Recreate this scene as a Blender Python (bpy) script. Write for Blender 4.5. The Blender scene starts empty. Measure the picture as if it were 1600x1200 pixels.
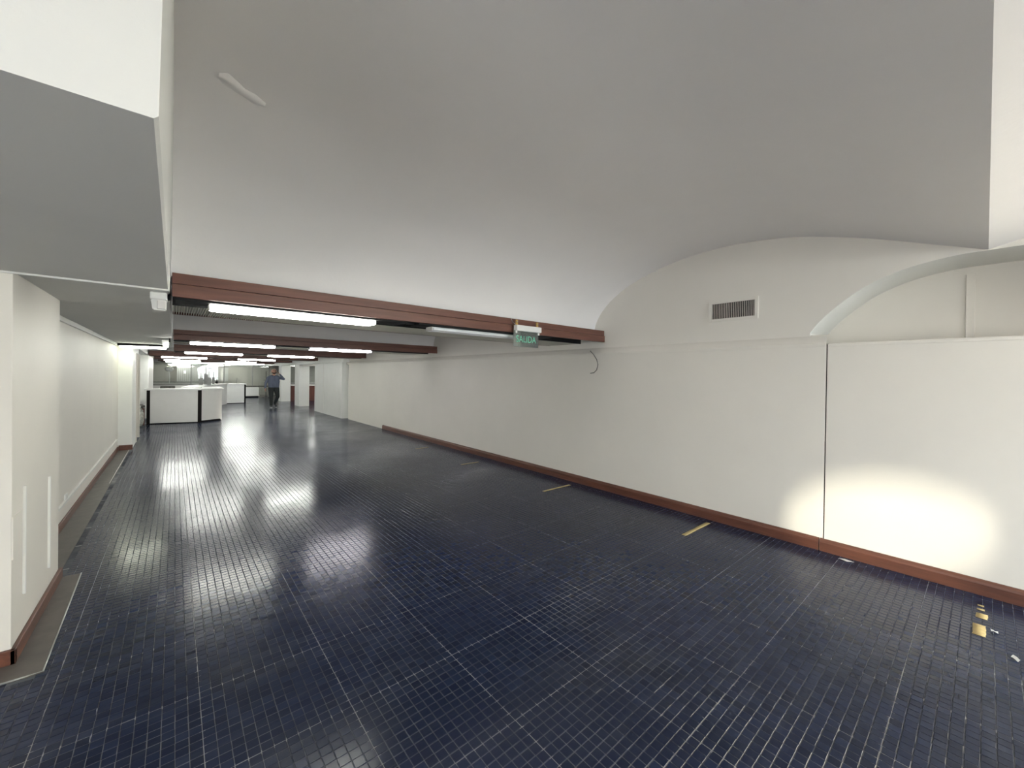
import bpy, bmesh, math, random
import numpy as np
from mathutils import Vector, Matrix

random.seed(7)
rng = np.random.default_rng(7)
SC = bpy.context.scene
COL = SC.collection

# ------------------------------------------------------------------ camera
H_CAM = 1.65
F_PX = 624.6
PPX, PPY = 800.0, 591.5
d1 = np.array([273 - PPX, PPY - 580, F_PX]); d1 /= np.linalg.norm(d1)
d2 = np.array([1540 - PPX, PPY - 598, F_PX]); d2 -= d1 * (d2 @ d1); d2 /= np.linalg.norm(d2)
d3 = np.cross(d2, d1)
if d3[1] < 0:
    d3 = -d3
CM = np.stack([d2, d1, d3])            # world = CM @ (right, up, forward)
cam_data = bpy.data.cameras.new('camera')
cam = bpy.data.objects.new('camera', cam_data)
COL.objects.link(cam)
mw = Matrix.Identity(4)
for i in range(3):
    mw[i][0] = CM[i, 0]; mw[i][1] = CM[i, 1]; mw[i][2] = -CM[i, 2]
mw[2][3] = H_CAM
cam.matrix_world = mw
cam_data.sensor_fit = 'HORIZONTAL'
cam_data.sensor_width = 36.0
cam_data.lens = F_PX / 1600 * 36.0
cam_data.shift_y = -(600 - PPY) / 1600
cam_data.clip_start = 0.02
cam_data.clip_end = 200
SC.camera = cam

# ------------------------------------------------------------------ sky, sun, exposure
world = bpy.data.worlds.new('sky')
SC.world = world
world.use_nodes = True
bg = world.node_tree.nodes['Background']
bg.inputs['Color'].default_value = (0.92, 0.96, 1.0, 1)
bg.inputs['Strength'].default_value = 23.0

SUN_DIR = Vector((0.600, 0.800, -0.19)).normalized()
sun_data = bpy.data.lights.new('sun', 'SUN')
sun_data.energy = 88.0
sun_data.angle = math.radians(7.5)
sun_data.color = (1.0, 0.90, 0.74)
sun = bpy.data.objects.new('sun', sun_data)
COL.objects.link(sun)
sun.rotation_euler = SUN_DIR.to_track_quat('-Z', 'Y').to_euler()
sun.location = (-3, -12, 6)

TUBE_POWER = 40.0

SC.view_settings.view_transform = 'Standard'
SC.view_settings.look = 'None'
SC.view_settings.gamma = 1.0
SC.view_settings.use_curve_mapping = False
SC.view_settings.exposure = 0.38


# ------------------------------------------------------------------ materials
def new_mat(name):
    m = bpy.data.materials.new(name)
    m.use_nodes = True
    nt = m.node_tree
    b = nt.nodes['Principled BSDF']
    return m, nt, b


def noise(nt, scale, detail=4, rough=0.6, vec=None, coord='Object'):
    n = nt.nodes.new('ShaderNodeTexNoise')
    n.inputs['Scale'].default_value = scale
    n.inputs['Detail'].default_value = detail
    n.inputs['Roughness'].default_value = rough
    if vec is None:
        tc = nt.nodes.new('ShaderNodeTexCoord')
        vec = tc.outputs[coord]
    nt.links.new(vec, n.inputs['Vector'])
    return n


def world_vec(nt, scale=(1, 1, 1)):
    g = nt.nodes.new('ShaderNodeNewGeometry')
    mp = nt.nodes.new('ShaderNodeMapping')
    mp.inputs['Scale'].default_value = scale
    nt.links.new(g.outputs['Position'], mp.inputs['Vector'])
    return mp.outputs['Vector']


def ramp(nt, fac, stops):
    r = nt.nodes.new('ShaderNodeValToRGB')
    e = r.color_ramp.elements
    e[0].position, e[0].color = stops[0][0], (*stops[0][1], 1)
    e[1].position, e[1].color = stops[-1][0], (*stops[-1][1], 1)
    for p, c in stops[1:-1]:
        k = e.new(p); k.color = (*c, 1)
    nt.links.new(fac, r.inputs['Fac'])
    return r


def bump(nt, b, height, strength, dist):
    bp = nt.nodes.new('ShaderNodeBump')
    bp.inputs['Strength'].default_value = strength
    bp.inputs['Distance'].default_value = dist
    nt.links.new(height, bp.inputs['Height'])
    nt.links.new(bp.outputs['Normal'], b.inputs['Normal'])


def simple(name, c1, c2=None, rough=0.5, scale=8.0, spec=0.5, metal=0.0, bmp=0.0, bdist=0.002, bscale=60, stretch=(1, 1, 1)):
    m, nt, b = new_mat(name)
    c2 = c2 or tuple(x * 0.9 for x in c1)
    v = world_vec(nt, stretch)
    n = noise(nt, scale, 5, 0.6, v)
    r = ramp(nt, n.outputs['Fac'], [(0.3, c2), (0.7, c1)])
    nt.links.new(r.outputs['Color'], b.inputs['Base Color'])
    b.inputs['Roughness'].default_value = rough
    b.inputs['Specular IOR Level'].default_value = spec
    b.inputs['Metallic'].default_value = metal
    if bmp:
        n2 = noise(nt, bscale, 4, 0.6, v)
        bump(nt, b, n2.outputs['Fac'], bmp, bdist)
    return m


M = {}
M['wall'] = simple('wall_paint', (0.80, 0.768, 0.705), (0.765, 0.735, 0.675), 0.55, 1.3, 0.3, bmp=0.25, bscale=45)
M['vault'] = simple('vault_plaster', (0.88, 0.86, 0.855), (0.845, 0.825, 0.82), 0.7, 0.9, 0.2, bmp=0.35, bscale=30, bdist=0.003)
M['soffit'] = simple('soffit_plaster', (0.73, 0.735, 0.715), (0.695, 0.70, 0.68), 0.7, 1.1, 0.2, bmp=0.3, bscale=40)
M['whitewall'] = simple('white_paint', (0.76, 0.76, 0.73), (0.72, 0.72, 0.69), 0.5, 2.0, 0.3)
M['greywall'] = simple('beige_grey_paint', (0.62, 0.585, 0.53), (0.57, 0.54, 0.485), 0.6, 1.0, 0.3)
M['wood'] = simple('beam_wood', (0.165, 0.070, 0.050), (0.105, 0.046, 0.034), 0.42, 3.0, 0.4, stretch=(0.8, 12, 12), bmp=0.1, bscale=14)
M['basewood'] = simple('baseboard_wood', (0.155, 0.061, 0.038), (0.085, 0.035, 0.025), 0.42, 3.0, 0.4, stretch=(10, 0.9, 10), bmp=0.15, bscale=12)
M['darkwood'] = simple('dark_panel_wood', (0.12, 0.042, 0.030), (0.075, 0.028, 0.022), 0.4, 3.0, 0.4, stretch=(8, 8, 1))
M['black'] = simple('black_metal', (0.009, 0.009, 0.010), (0.006, 0.006, 0.007), 0.6, 10, 0.2)
M['blackstrip'] = simple('black_laminate', (0.010, 0.008, 0.007), None, 0.7, 10, 0.15)
M['white'] = simple('white_enamel', (0.78, 0.78, 0.76), (0.74, 0.74, 0.72), 0.35, 10)
M['laminate'] = simple('white_laminate', (0.74, 0.735, 0.715), (0.70, 0.695, 0.675), 0.4, 6)
M['laminate_grey'] = simple('grey_laminate', (0.70, 0.685, 0.66), (0.67, 0.655, 0.63), 0.45, 6)
M['alu'] = simple('louvre_aluminium', (0.66, 0.645, 0.57), (0.58, 0.565, 0.50), 0.45, 5)
M['steel'] = simple('brushed_steel', (0.45, 0.46, 0.45), (0.36, 0.37, 0.36), 0.35, 20, metal=0.8)
M['brass'] = simple('brass', (0.60, 0.40, 0.13), (0.45, 0.30, 0.10), 0.35, 40, metal=0.8)
M['concrete'] = simple('cement_strip', (0.115, 0.10, 0.09), (0.075, 0.067, 0.06), 0.45, 9, bmp=0.2)
M['tape'] = simple('yellow_tape', (0.50, 0.385, 0.17), (0.36, 0.28, 0.13), 0.6, 25)
M['paper'] = simple('paper', (0.75, 0.74, 0.71), None, 0.7, 20)
M['cable'] = simple('black_cable', (0.02, 0.02, 0.02), None, 0.5, 10)
M['ventslat'] = simple('vent_slat', (0.50, 0.46, 0.41), (0.40, 0.37, 0.33), 0.45, 20)
M['bag'] = simple('bag_plastic', (0.55, 0.55, 0.50), (0.20, 0.20, 0.18), 0.25, 14, bmp=0.5, bscale=25, bdist=0.02)
M['dirt'] = simple('dark_rag', (0.10, 0.095, 0.085), (0.03, 0.03, 0.028), 0.8, 14)
M['skin'] = simple('skin', (0.52, 0.30, 0.22), (0.46, 0.26, 0.19), 0.5, 20)
M['sweater'] = simple('sweater_knit', (0.125, 0.142, 0.20), (0.098, 0.112, 0.16), 0.85, 25)
M['trousers'] = simple('trouser_cloth', (0.022, 0.026, 0.026), (0.015, 0.018, 0.018), 0.8, 25)
M['shoe'] = simple('shoe_leather', (0.014, 0.014, 0.015), None, 0.5, 25)
M['sole'] = simple('shoe_sole', (0.72, 0.71, 0.68), None, 0.6, 25)
M['hair'] = simple('dark_beard', (0.05, 0.028, 0.02), (0.03, 0.018, 0.014), 0.8, 60)
M['blind'] = simple('blind_fabric', (0.70, 0.70, 0.68), (0.64, 0.64, 0.62), 0.7, 20)
M['greypanel'] = simple('grey_panel', (0.27, 0.27, 0.26), (0.22, 0.22, 0.21), 0.5, 9)
M['sunfilm'] = simple('window_frame_paint', (0.30, 0.30, 0.29), None, 0.5, 9)


def emit(name, col, s):
    m, nt, b = new_mat(name)
    b.inputs['Base Color'].default_value = (0.8, 0.8, 0.8, 1)
    b.inputs['Emission Color'].default_value = (*col, 1)
    b.inputs['Emission Strength'].default_value = s
    return m


M['tube'] = emit('lit_tube', (0.99, 1.0, 0.91), TUBE_POWER)
M['tube_green'] = emit('lit_tube_greenish', (0.95, 1.0, 0.80), TUBE_POWER * 0.5)
M['tube_deep'] = emit('lit_tube_deep_end', (0.98, 1.0, 0.93), TUBE_POWER * 1.45)
M['tube_dim'] = emit('lit_tube_dim', (0.98, 1.0, 0.93), TUBE_POWER * 0.7)
M['tube_violet'] = emit('lit_tube_violet', (0.98, 0.95, 1.0), TUBE_POWER)
M['luminous'] = emit('luminous_fill_pane', (0.97, 0.98, 1.0), 3.5)  # glow of an added side window, fill for the right wall
M['luminous_back'] = emit('luminous_back_pane', (0.97, 0.98, 1.0), 0.5)  # weak glow for the added window at the back left
M['bulb'] = emit('lit_bulb', (1.0, 1.0, 0.92), 26.0)
M['tube_off'] = simple('unlit_tube', (0.78, 0.80, 0.82), None, 0.2, 5)


def glass_mat(name, tint, refl=1.0, body=0.0):
    """thin pane: mostly see-through, Fresnel reflection"""
    m = bpy.data.materials.new(name)
    m.use_nodes = True
    nt = m.node_tree
    nt.nodes.clear()
    out = nt.nodes.new('ShaderNodeOutputMaterial')
    tr = nt.nodes.new('ShaderNodeBsdfTransparent'); tr.inputs['Color'].default_value = (*tint, 1)
    gl = nt.nodes.new('ShaderNodeBsdfGlossy'); gl.inputs['Roughness'].default_value = 0.02
    fr = nt.nodes.new('ShaderNodeFresnel'); fr.inputs['IOR'].default_value = 1.5
    mul = nt.nodes.new('ShaderNodeMath'); mul.operation = 'MULTIPLY'; mul.inputs[1].default_value = refl
    mul.use_clamp = True
    nt.links.new(fr.outputs[0], mul.inputs[0])
    mx = nt.nodes.new('ShaderNodeMixShader')
    nt.links.new(mul.outputs[0], mx.inputs[0]); nt.links.new(tr.outputs[0], mx.inputs[1]); nt.links.new(gl.outputs[0], mx.inputs[2])
    last = mx
    if body:
        df = nt.nodes.new('ShaderNodeBsdfDiffuse'); df.inputs['Color'].default_value = (0.55, 0.56, 0.54, 1)
        m2 = nt.nodes.new('ShaderNodeMixShader'); m2.inputs[0].default_value = body
        nt.links.new(mx.outputs[0], m2.inputs[1]); nt.links.new(df.outputs[0], m2.inputs[2])
        last = m2
    nt.links.new(last.outputs[0], out.inputs['Surface'])
    return m


M['glass'] = glass_mat('clear_glass', (0.95, 0.97, 0.96), 1.0)
M['partition_glass'] = glass_mat('partition_glass', (0.93, 0.95, 0.93), 1.3, 0.12)
M['acrylic'] = glass_mat('sign_acrylic', (0.80, 0.86, 0.82), 1.5, 0.12)
M['signgreen'] = simple('sign_green', (0.18, 0.60, 0.42), (0.15, 0.52, 0.36), 0.4, 30)


def floor_materials():
    # glazed navy mosaic tile, scuffed
    m, nt, b = new_mat('navy_mosaic_tile')
    v = world_vec(nt)
    big = noise(nt, 0.55, 4, 0.6, v)
    base = ramp(nt, big.outputs['Fac'], [(0.30, (0.012, 0.018, 0.050)), (0.55, (0.014, 0.020, 0.044)), (0.75, (0.021, 0.025, 0.036))])
    sv = world_vec(nt, (0.7, 5.0, 1))
    streak = noise(nt, 1.6, 6, 0.65, sv)
    sr = ramp(nt, streak.outputs['Fac'], [(0.50, (0, 0, 0)), (0.78, (1, 1, 1))])
    mix = nt.nodes.new('ShaderNodeMix'); mix.data_type = 'RGBA'
    mul = nt.nodes.new('ShaderNodeMath'); mul.operation = 'MULTIPLY'; mul.inputs[1].default_value = 0.30
    nt.links.new(sr.outputs['Color'], mul.inputs[0])
    nt.links.new(mul.outputs[0], mix.inputs['Factor'])
    nt.links.new(base.outputs['Color'], mix.inputs['A'])
    mix.inputs['B'].default_value = (0.075, 0.085, 0.105, 1)
    rot = nt.nodes.new('ShaderNodeMapping'); rot.inputs['Rotation'].default_value = (0, 0, 0.45); rot.inputs['Scale'].default_value = (1.2, 38.0, 1)
    nt.links.new(v, rot.inputs['Vector'])
    scr = noise(nt, 1.0, 3, 0.5, rot.outputs['Vector'])
    scr_r = ramp(nt, scr.outputs['Fac'], [(0.70, (0, 0, 0)), (0.76, (0.5, 0.5, 0.5))])
    mixs = nt.nodes.new('ShaderNodeMix'); mixs.data_type = 'RGBA'
    nt.links.new(scr_r.outputs['Color'], mixs.inputs['Factor'])
    nt.links.new(mix.outputs['Result'], mixs.inputs['A'])
    mixs.inputs['B'].default_value = (0.10, 0.11, 0.125, 1)
    mix = mixs
    isl = nt.nodes.new('ShaderNodeNewGeometry')
    hsv = nt.nodes.new('ShaderNodeHueSaturation')
    mr = nt.nodes.new('ShaderNodeMapRange')
    mr.inputs['To Min'].default_value = 0.75; mr.inputs['To Max'].default_value = 1.25
    nt.links.new(isl.outputs['Random Per Island'], mr.inputs['Value'])
    nt.links.new(mr.outputs[0], hsv.inputs['Value'])
    nt.links.new(mix.outputs['Result'], hsv.inputs['Color'])
    nt.links.new(hsv.outputs['Color'], b.inputs['Base Color'])
    rr = nt.nodes.new('ShaderNodeMapRange')
    rr.inputs['From Min'].default_value = 0.3; rr.inputs['From Max'].default_value = 0.75
    rr.inputs['To Min'].default_value = 0.14; rr.inputs['To Max'].default_value = 0.27
    rn = noise(nt, 1.1, 5, 0.65, v)
    nt.links.new(rn.outputs['Fac'], rr.inputs['Value'])
    nt.links.new(rr.outputs[0], b.inputs['Roughness'])
    b.inputs['Specular IOR Level'].default_value = 0.21
    M['tile'] = m
    # dusty joints
    m, nt, b = new_mat('dusty_joint')
    v = world_vec(nt)
    n = noise(nt, 0.8, 5, 0.7, v)
    r = ramp(nt, n.outputs['Fac'], [(0.40, (0.035, 0.04, 0.055)), (0.56, (0.13, 0.14, 0.155)), (0.74, (0.32, 0.32, 0.32))])
    # joints between whole sheets of mosaic hold more dust
    g = nt.nodes.new('ShaderNodeNewGeometry'); sx = nt.nodes.new('ShaderNodeSeparateXYZ')
    nt.links.new(g.outputs['Position'], sx.inputs[0])
    seams = []
    for ax, off, per in (('X', 1.62 + 0.012, 0.576), ('Y', 2.0 + 0.036, 0.576)):
        ad = nt.nodes.new('ShaderNodeMath'); ad.operation = 'ADD'; ad.inputs[1].default_value = off + per * 20
        md = nt.nodes.new('ShaderNodeMath'); md.operation = 'MODULO'; md.inputs[1].default_value = per
        lt = nt.nodes.new('ShaderNodeMath'); lt.operation = 'LESS_THAN'; lt.inputs[1].default_value = 0.024
        nt.links.new(sx.outputs[ax], ad.inputs[0]); nt.links.new(ad.outputs[0], md.inputs[0]); nt.links.new(md.outputs[0], lt.inputs[0])
        seams.append(lt.outputs[0])
    mxm = nt.nodes.new('ShaderNodeMath'); mxm.operation = 'MAXIMUM'
    nt.links.new(seams[0], mxm.inputs[0]); nt.links.new(seams[1], mxm.inputs[1])
    n3 = noise(nt, 2.3, 4, 0.6, v)
    ml = nt.nodes.new('ShaderNodeMath'); ml.operation = 'MULTIPLY'
    nt.links.new(mxm.outputs[0], ml.inputs[0]); nt.links.new(n3.outputs['Fac'], ml.inputs[1])
    mixj = nt.nodes.new('ShaderNodeMix'); mixj.data_type = 'RGBA'
    nt.links.new(ml.outputs[0], mixj.inputs['Factor']); nt.links.new(r.outputs['Color'], mixj.inputs['A'])
    mixj.inputs['B'].default_value = (0.46, 0.46, 0.45, 1)
    nt.links.new(mixj.outputs['Result'], b.inputs['Base Color'])
    b.inputs['Roughness'].default_value = 0.85
    b.inputs['Specular IOR Level'].default_value = 0.2
    M['joint'] = m


floor_materials()


# ------------------------------------------------------------------ object helpers
def link(name, me, mat=None, parent=None, loc=None):
    o = bpy.data.objects.new(name, me)
    COL.objects.link(o)
    if mat is not None and me is not None:
        me.materials.append(M[mat] if isinstance(mat, str) else mat)
    if parent is not None:
        o.parent = parent
    if loc is not None:
        o.location = loc
    return o


def tag(o, label=None, cat=None, group=None, kind=None):
    if label: o['label'] = label
    if cat: o['category'] = cat
    if group: o['group'] = group
    if kind: o['kind'] = kind
    return o


def struct(o, label=None):
    o['kind'] = 'structure'
    if label: o['label'] = label
    return o


def empty(name, loc=(0, 0, 0), rz=0.0, **k):
    o = bpy.data.objects.new(name, None)
    COL.objects.link(o)
    o.location = loc
    o.rotation_euler = (0, 0, rz)
    o.empty_display_size = 0.1
    return tag(o, **k)


def bm_mesh(bm, name='m', smooth=False):
    me = bpy.data.meshes.new(name)
    bmesh.ops.recalc_face_normals(bm, faces=bm.faces)
    bm.to_mesh(me)
    bm.free()
    if smooth:
        for p in me.polygons:
            p.use_smooth = True
    return me


def box_bm(lo, hi, bevel=0.0, seg=2):
    bm = bmesh.new()
    bmesh.ops.create_cube(bm, size=1)
    s = [hi[i] - lo[i] for i in range(3)]
    c = [(hi[i] + lo[i]) / 2 for i in range(3)]
    for v in bm.verts:
        for i in range(3):
            v.co[i] = v.co[i] * s[i] + c[i]
    if bevel:
        bmesh.ops.bevel(bm, geom=bm.edges[:] , offset=bevel, segments=seg, profile=0.5, affect='EDGES')
    return bm


def box(name, lo, hi, mat, parent=None, bevel=0.0):
    """parent: coordinates are then in the parent's frame"""
    return link(name, bm_mesh(box_bm(lo, hi, bevel), name), mat, parent)


def prism_bm(poly, z0, z1):
    bm = bmesh.new()
    a = [bm.verts.new((x, y, z0)) for x, y in poly]
    b = [bm.verts.new((x, y, z1)) for x, y in poly]
    n = len(poly)
    bm.faces.new(a[::-1]); bm.faces.new(b)
    for i in range(n):
        bm.faces.new((a[i], a[(i + 1) % n], b[(i + 1) % n], b[i]))
    return bm


def tube_bm(pts, r, n=8, bm=None, cap=True):
    bm = bm or bmesh.new()
    pts = [Vector(p) for p in pts]
    rs = r if isinstance(r, (list, tuple)) else [r] * len(pts)
    rings = []
    for i, p in enumerate(pts):
        d = (pts[min(i + 1, len(pts) - 1)] - pts[max(i - 1, 0)]).normalized()
        ref = Vector((0, 0, 1)) if abs(d.z) < 0.9 else Vector((1, 0, 0))
        u = d.cross(ref).normalized(); w = d.cross(u)
        rings.append([bm.verts.new(p + rs[i] * (math.cos(2 * math.pi * k / n) * u + math.sin(2 * math.pi * k / n) * w)) for k in range(n)])
    for a, b in zip(rings, rings[1:]):
        for k in range(n):
            bm.faces.new((a[k], a[(k + 1) % n], b[(k + 1) % n], b[k]))
    if cap:
        bm.faces.new(rings[0]); bm.faces.new(rings[-1][::-1])
    return bm


def tube(name, pts, r, mat, parent=None, n=8, smooth=True):
    return link(name, bm_mesh(tube_bm(pts, r, n), name, smooth), mat, parent)


def grid_mesh(name, rows):
    """rows: list of lists of points"""
    V = []; F = []
    m = len(rows[0])
    for r in rows:
        V += [tuple(p) for p in r]
    for i in range(len(rows) - 1):
        for j in range(m - 1):
            F.append((i * m + j, i * m + j + 1, (i + 1) * m + j + 1, (i + 1) * m + j))
    me = bpy.data.meshes.new(name)
    me.from_pydata(V, [], F)
    for p in me.polygons:
        p.use_smooth = True
    return me


# ------------------------------------------------------------------ geometry constants (metres)
XR = 4.82            # lower right wall
XL = 4.85            # lunette plane above it
XB = -0.03           # right edge of the left dropped beam
ZS = 2.19            # underside of that beam
FRONT = [3.635, 8.56, 13.25, 18.15, 23.0, 27.8]   # front faces of the cross beams
BW = 1.15            # beam width
ZB, ZT = 2.168, 2.335
Y0, Y1 = -4.6, 34.2
XFAR = 9.6


def catmull(pts, q):
    pts = sorted(pts)
    xs = [p[0] for p in pts]; ys = [p[1] for p in pts]
    q = min(max(q, xs[0]), xs[-1])
    i = 0
    while i < len(xs) - 2 and q > xs[i + 1]:
        i += 1
    h = xs[i + 1] - xs[i]
    def slope(k):
        if k == 0: return (ys[1] - ys[0]) / (xs[1] - xs[0])
        if k == len(xs) - 1: return (ys[-1] - ys[-2]) / (xs[-1] - xs[-2])
        return (ys[k + 1] - ys[k - 1]) / (xs[k + 1] - xs[k - 1])
    t = (q - xs[i]) / h
    a, b = ys[i], ys[i + 1]
    return (2*t**3 - 3*t**2 + 1) * a + (t**3 - 2*t**2 + t) * h * slope(i) + (-2*t**3 + 3*t**2) * b + (t**3 - t**2) * h * slope(i + 1)


VP = [(0.0, 2.690), (0.328, 2.813), (0.65, 2.935), (1.022, 3.052), (1.40, 3.136), (1.972, 3.178), (2.592, 3.122), (3.196, 2.955), (3.50, 2.79), (3.65, 2.665), (3.76, 2.53), (3.82, 2.40), (3.835, 2.30)]
def vault0(y): return catmull(VP, y)


ARCH = [(0.0, 2.686), (0.18, 2.683), (0.385, 2.654), (0.58, 2.597), (0.79, 2.490), (1.0, 2.316), (1.10, 2.205), (1.16, 2.12)]
YA = -0.02
def arch(y):
    d = abs(y - YA)
    return catmull(ARCH, d) if d <= 1.16 else None


def vault_back(y):      # bay behind the camera
    return 2.690 + 0.32 * (1 - (1 + y / 2.2) ** 2)
vault_back_s = vault_back


# ------------------------------------------------------------------ shell
# floor slab (joints show between the mosaic tiles laid on it)
floor = struct(link('floor', bm_mesh(box_bm((-3.2, Y0, -0.12), (XFAR, Y1, -0.0018)), 'floor'), 'joint'), 'dark navy mosaic tile floor')


def lay_tiles():
    P = 0.048; half = 0.0226; top = 0.0208; hz = 0.0018
    xs = np.arange(-1.62 + P / 2, 4.80, P); ys = np.arange(-2.0, 19.6, P)
    X, Y = np.meshgrid(xs, ys, indexing='ij')
    X = X.ravel(); Y = Y.ravel()
    keep = ~((X < -0.66) & (Y > 3.30)) & ~((X > -0.68) & (X < -0.55) & (Y > 3.27) & (Y < 4.72))
    keep &= ~((Y < -0.6) & (X < 0.2))
    X, Y = X[keep], Y[keep]
    n = len(X)
    tx = rng.normal(0, 0.0027, n); ty = rng.normal(0, 0.0027, n); dz = rng.normal(0, 0.00025, n)
    X = X + rng.normal(0, 0.0005, n); Y = Y + rng.normal(0, 0.0005, n)
    # the 300 that show largest in the photograph
    pts = np.stack([X, Y, np.zeros(n)], 1) - np.array([0, 0, H_CAM])
    c = pts @ CM
    u = PPX + F_PX * c[:, 0] / c[:, 2]; v = PPY - F_PX * c[:, 1] / c[:, 2]
    vis = (c[:, 2] > 0.1) & (u > 8) & (u < 1592) & (v > 600) & (v < 1188)
    dist = np.where(vis, np.linalg.norm(pts, axis=1), 1e9)
    big = np.argsort(dist)[:300]
    me = None
    V1 = np.array([[-half, -half, -hz], [half, -half, -hz], [half, half, -hz], [-half, half, -hz], [-top, -top, 0], [top, -top, 0], [top, top, 0], [-top, top, 0]])
    Fq = np.array([[4, 5, 6, 7], [0, 1, 5, 4], [1, 2, 6, 5], [2, 3, 7, 6], [3, 0, 4, 7]])
    me = bpy.data.meshes.new('tile')
    me.from_pydata(V1.tolist(), [], Fq.tolist())
    me.materials.append(M['tile'])
    for i in big:
        o = bpy.data.objects.new('tile', me)
        o.location = (X[i], Y[i], dz[i]); o.rotation_euler = (ty[i], -tx[i], 0)
        o.parent = floor
        COL.objects.link(o)
    rest = np.setdiff1d(np.arange(n), big)
    X, Y, tx, ty, dz = X[rest], Y[rest], tx[rest], ty[rest], dz[rest]
    n = len(X)
    V = np.repeat(V1[None], n, 0)
    V[:, 4:, 2] += dz[:, None] + tx[:, None] * V1[None, 4:, 0] + ty[:, None] * V1[None, 4:, 1]
    V[:, :, 0] += X[:, None]; V[:, :, 1] += Y[:, None]
    F = (Fq[None] + (np.arange(n) * 8)[:, None, None]).reshape(-1, 4)
    me = bpy.data.meshes.new('tiles')
    me.vertices.add(n * 8); me.vertices.foreach_set('co', V.reshape(-1).astype(np.float32))
    me.loops.add(len(F) * 4); me.loops.foreach_set('vertex_index', F.reshape(-1).astype(np.int32))
    me.polygons.add(len(F))
    me.polygons.foreach_set('loop_start', (np.arange(len(F)) * 4).astype(np.int32))
    me.polygons.foreach_set('loop_total', np.full(len(F), 4, np.int32))
    me.update(calc_edges=True)
    me.polygons.foreach_set('use_smooth', np.zeros(len(F), bool))
    o = link('tile_field', me, 'tile', floor)
    o['kind'] = 'stuff'


lay_tiles()
# beyond the reach of single tiles the same floor goes on as one surface
box('far_tiling', (-3.2, 19.6, -0.0018), (XFAR, Y1, 0.0), 'tile', floor)
box('side_tiling', (-3.2, 4.9, -0.0018), (-1.0, 19.6, 0.0), 'tile', floor)
box('aisle_tiling', (4.83, 12.0, -0.0018), (XFAR, 19.6, 0.0), 'tile', floor)

# outer shell: roof slab and outer walls close the place
struct(box('ceiling', (-3.3, Y0 - 0.1, 3.40), (XFAR + 0.1, Y1 + 0.1, 3.52), 'vault'))

# vault bays
def make_vault(prof, y0, y1, x0, x1, n=40, nx=14):
    rows = []
    for j in range(nx + 1):
        x = x0 + (x1 - x0) * j / nx
        rows.append([(x, y0 + (y1 - y0) * 0.5 * (1 - math.cos(math.pi * i / n)), prof(y0 + (y1 - y0) * 0.5 * (1 - math.cos(math.pi * i / n)))) for i in range(n + 1)])
    return struct(link('ceiling_vault', grid_mesh('vault', rows), 'vault'))


make_vault(vault0, 0.0, 3.835, XB - 0.02, XL)
make_vault(vault_back_s, Y0, 0.0, -3.2, XL)
for a, b in zip(FRONT, FRONT[1:]):
    s0, s1 = a + BW - 0.12, b + 0.2
    c, hw = (s0 + s1) / 2, (s1 - s0) / 2
    f = lambda y, c=c, hw=hw: 2.32 + 0.84 * math.sqrt(max(0, 1 - ((y - c) / hw) ** 2))
    make_vault(f, s0, s1, XB - 0.02 if a < 11 else -0.69, XL, nx=6)
# flat ceiling at the deep end and over the side aisle
struct(box('ceiling', (-3.2, FRONT[-1] + BW, 2.25), (XL, Y1, 2.35), 'whitewall'))
struct(box('ceiling', (XL, 14.9, 2.25), (XFAR, Y1, 2.35), 'whitewall'))
struct(box('ceiling', (-3.2, 22.8, 2.20), (-0.69, Y1, 2.30), 'whitewall'))

# right wall, lower part: two panels with a dark open joint between them
def right_panel(y0, y1, top):
    return struct(box('wall_right', (XR, y0, -0.05), (XR + 0.10, y1, top), 'wall', bevel=0.002))
right_panel(Y0, 0.990, 2.006)
right_panel(1.000, 14.90, 2.015)
struct(box('trim_1', (XR + 0.02, 0.985, 0), (XR + 0.09, 1.005, 2.0), 'black'), 'dark joint between wall panels')
# slim moulding under the top edge
struct(box('trim_2', (XR - 0.006, Y0, 1.975), (XR, 0.988, 2.0), 'wall', bevel=0.002))
struct(box('trim_3', (XR - 0.006, 1.002, 1.978), (XR, 14.9, 2.004), 'wall', bevel=0.002))
# sloping band between the lower wall and the lunettes
bandm = grid_mesh('band', [[(XR, y, 2.012), (XR + 0.012, y, 2.03), (XL - 0.004, y, 2.085), (XL + 0.03, y, 2.10)] for y in (1.0, 4.0, 8.0, 14.9)])
struct(link('trim_4', bandm, 'wall'))

# lunette wall with the arched niche cut out
def lunette(y0, y1, prof, holes=True, n=90):
    V = []; F = []
    for i in range(n + 1):
        y = y0 + (y1 - y0) * i / n
        zb = 1.98
        if holes and arch(y) is not None:
            zb = arch(y)
        zt = prof(y) + 0.03
        zb = min(zb, zt)
        V += [(XL, y, zb), (XL, y, zt)]
    for i in range(n):
        F.append((2 * i, 2 * i + 1, 2 * i + 3, 2 * i + 2))
    me = bpy.data.meshes.new('lunette'); me.from_pydata(V, [], F)
    return struct(link('wall_right', me, 'wall'))


yl, yr = YA - 1.16, YA + 1.16
lunette(yr, 3.9, vault0, False, 30)
lunette(0.0, yr, vault0, True, 60)
lunette(yl, 0.0, vault_back_s, True, 60)
lunette(Y0, yl, vault_back_s, False, 30)
lunette(3.9, 8.9, lambda y: 3.3, False, 2)
lunette(8.9, 13.6, lambda y: 3.3, False, 2)
struct(box('wall_right', (XL, 13.6, 1.98), (XL + 0.1, 23.0, 3.4), 'wall'))

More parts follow.
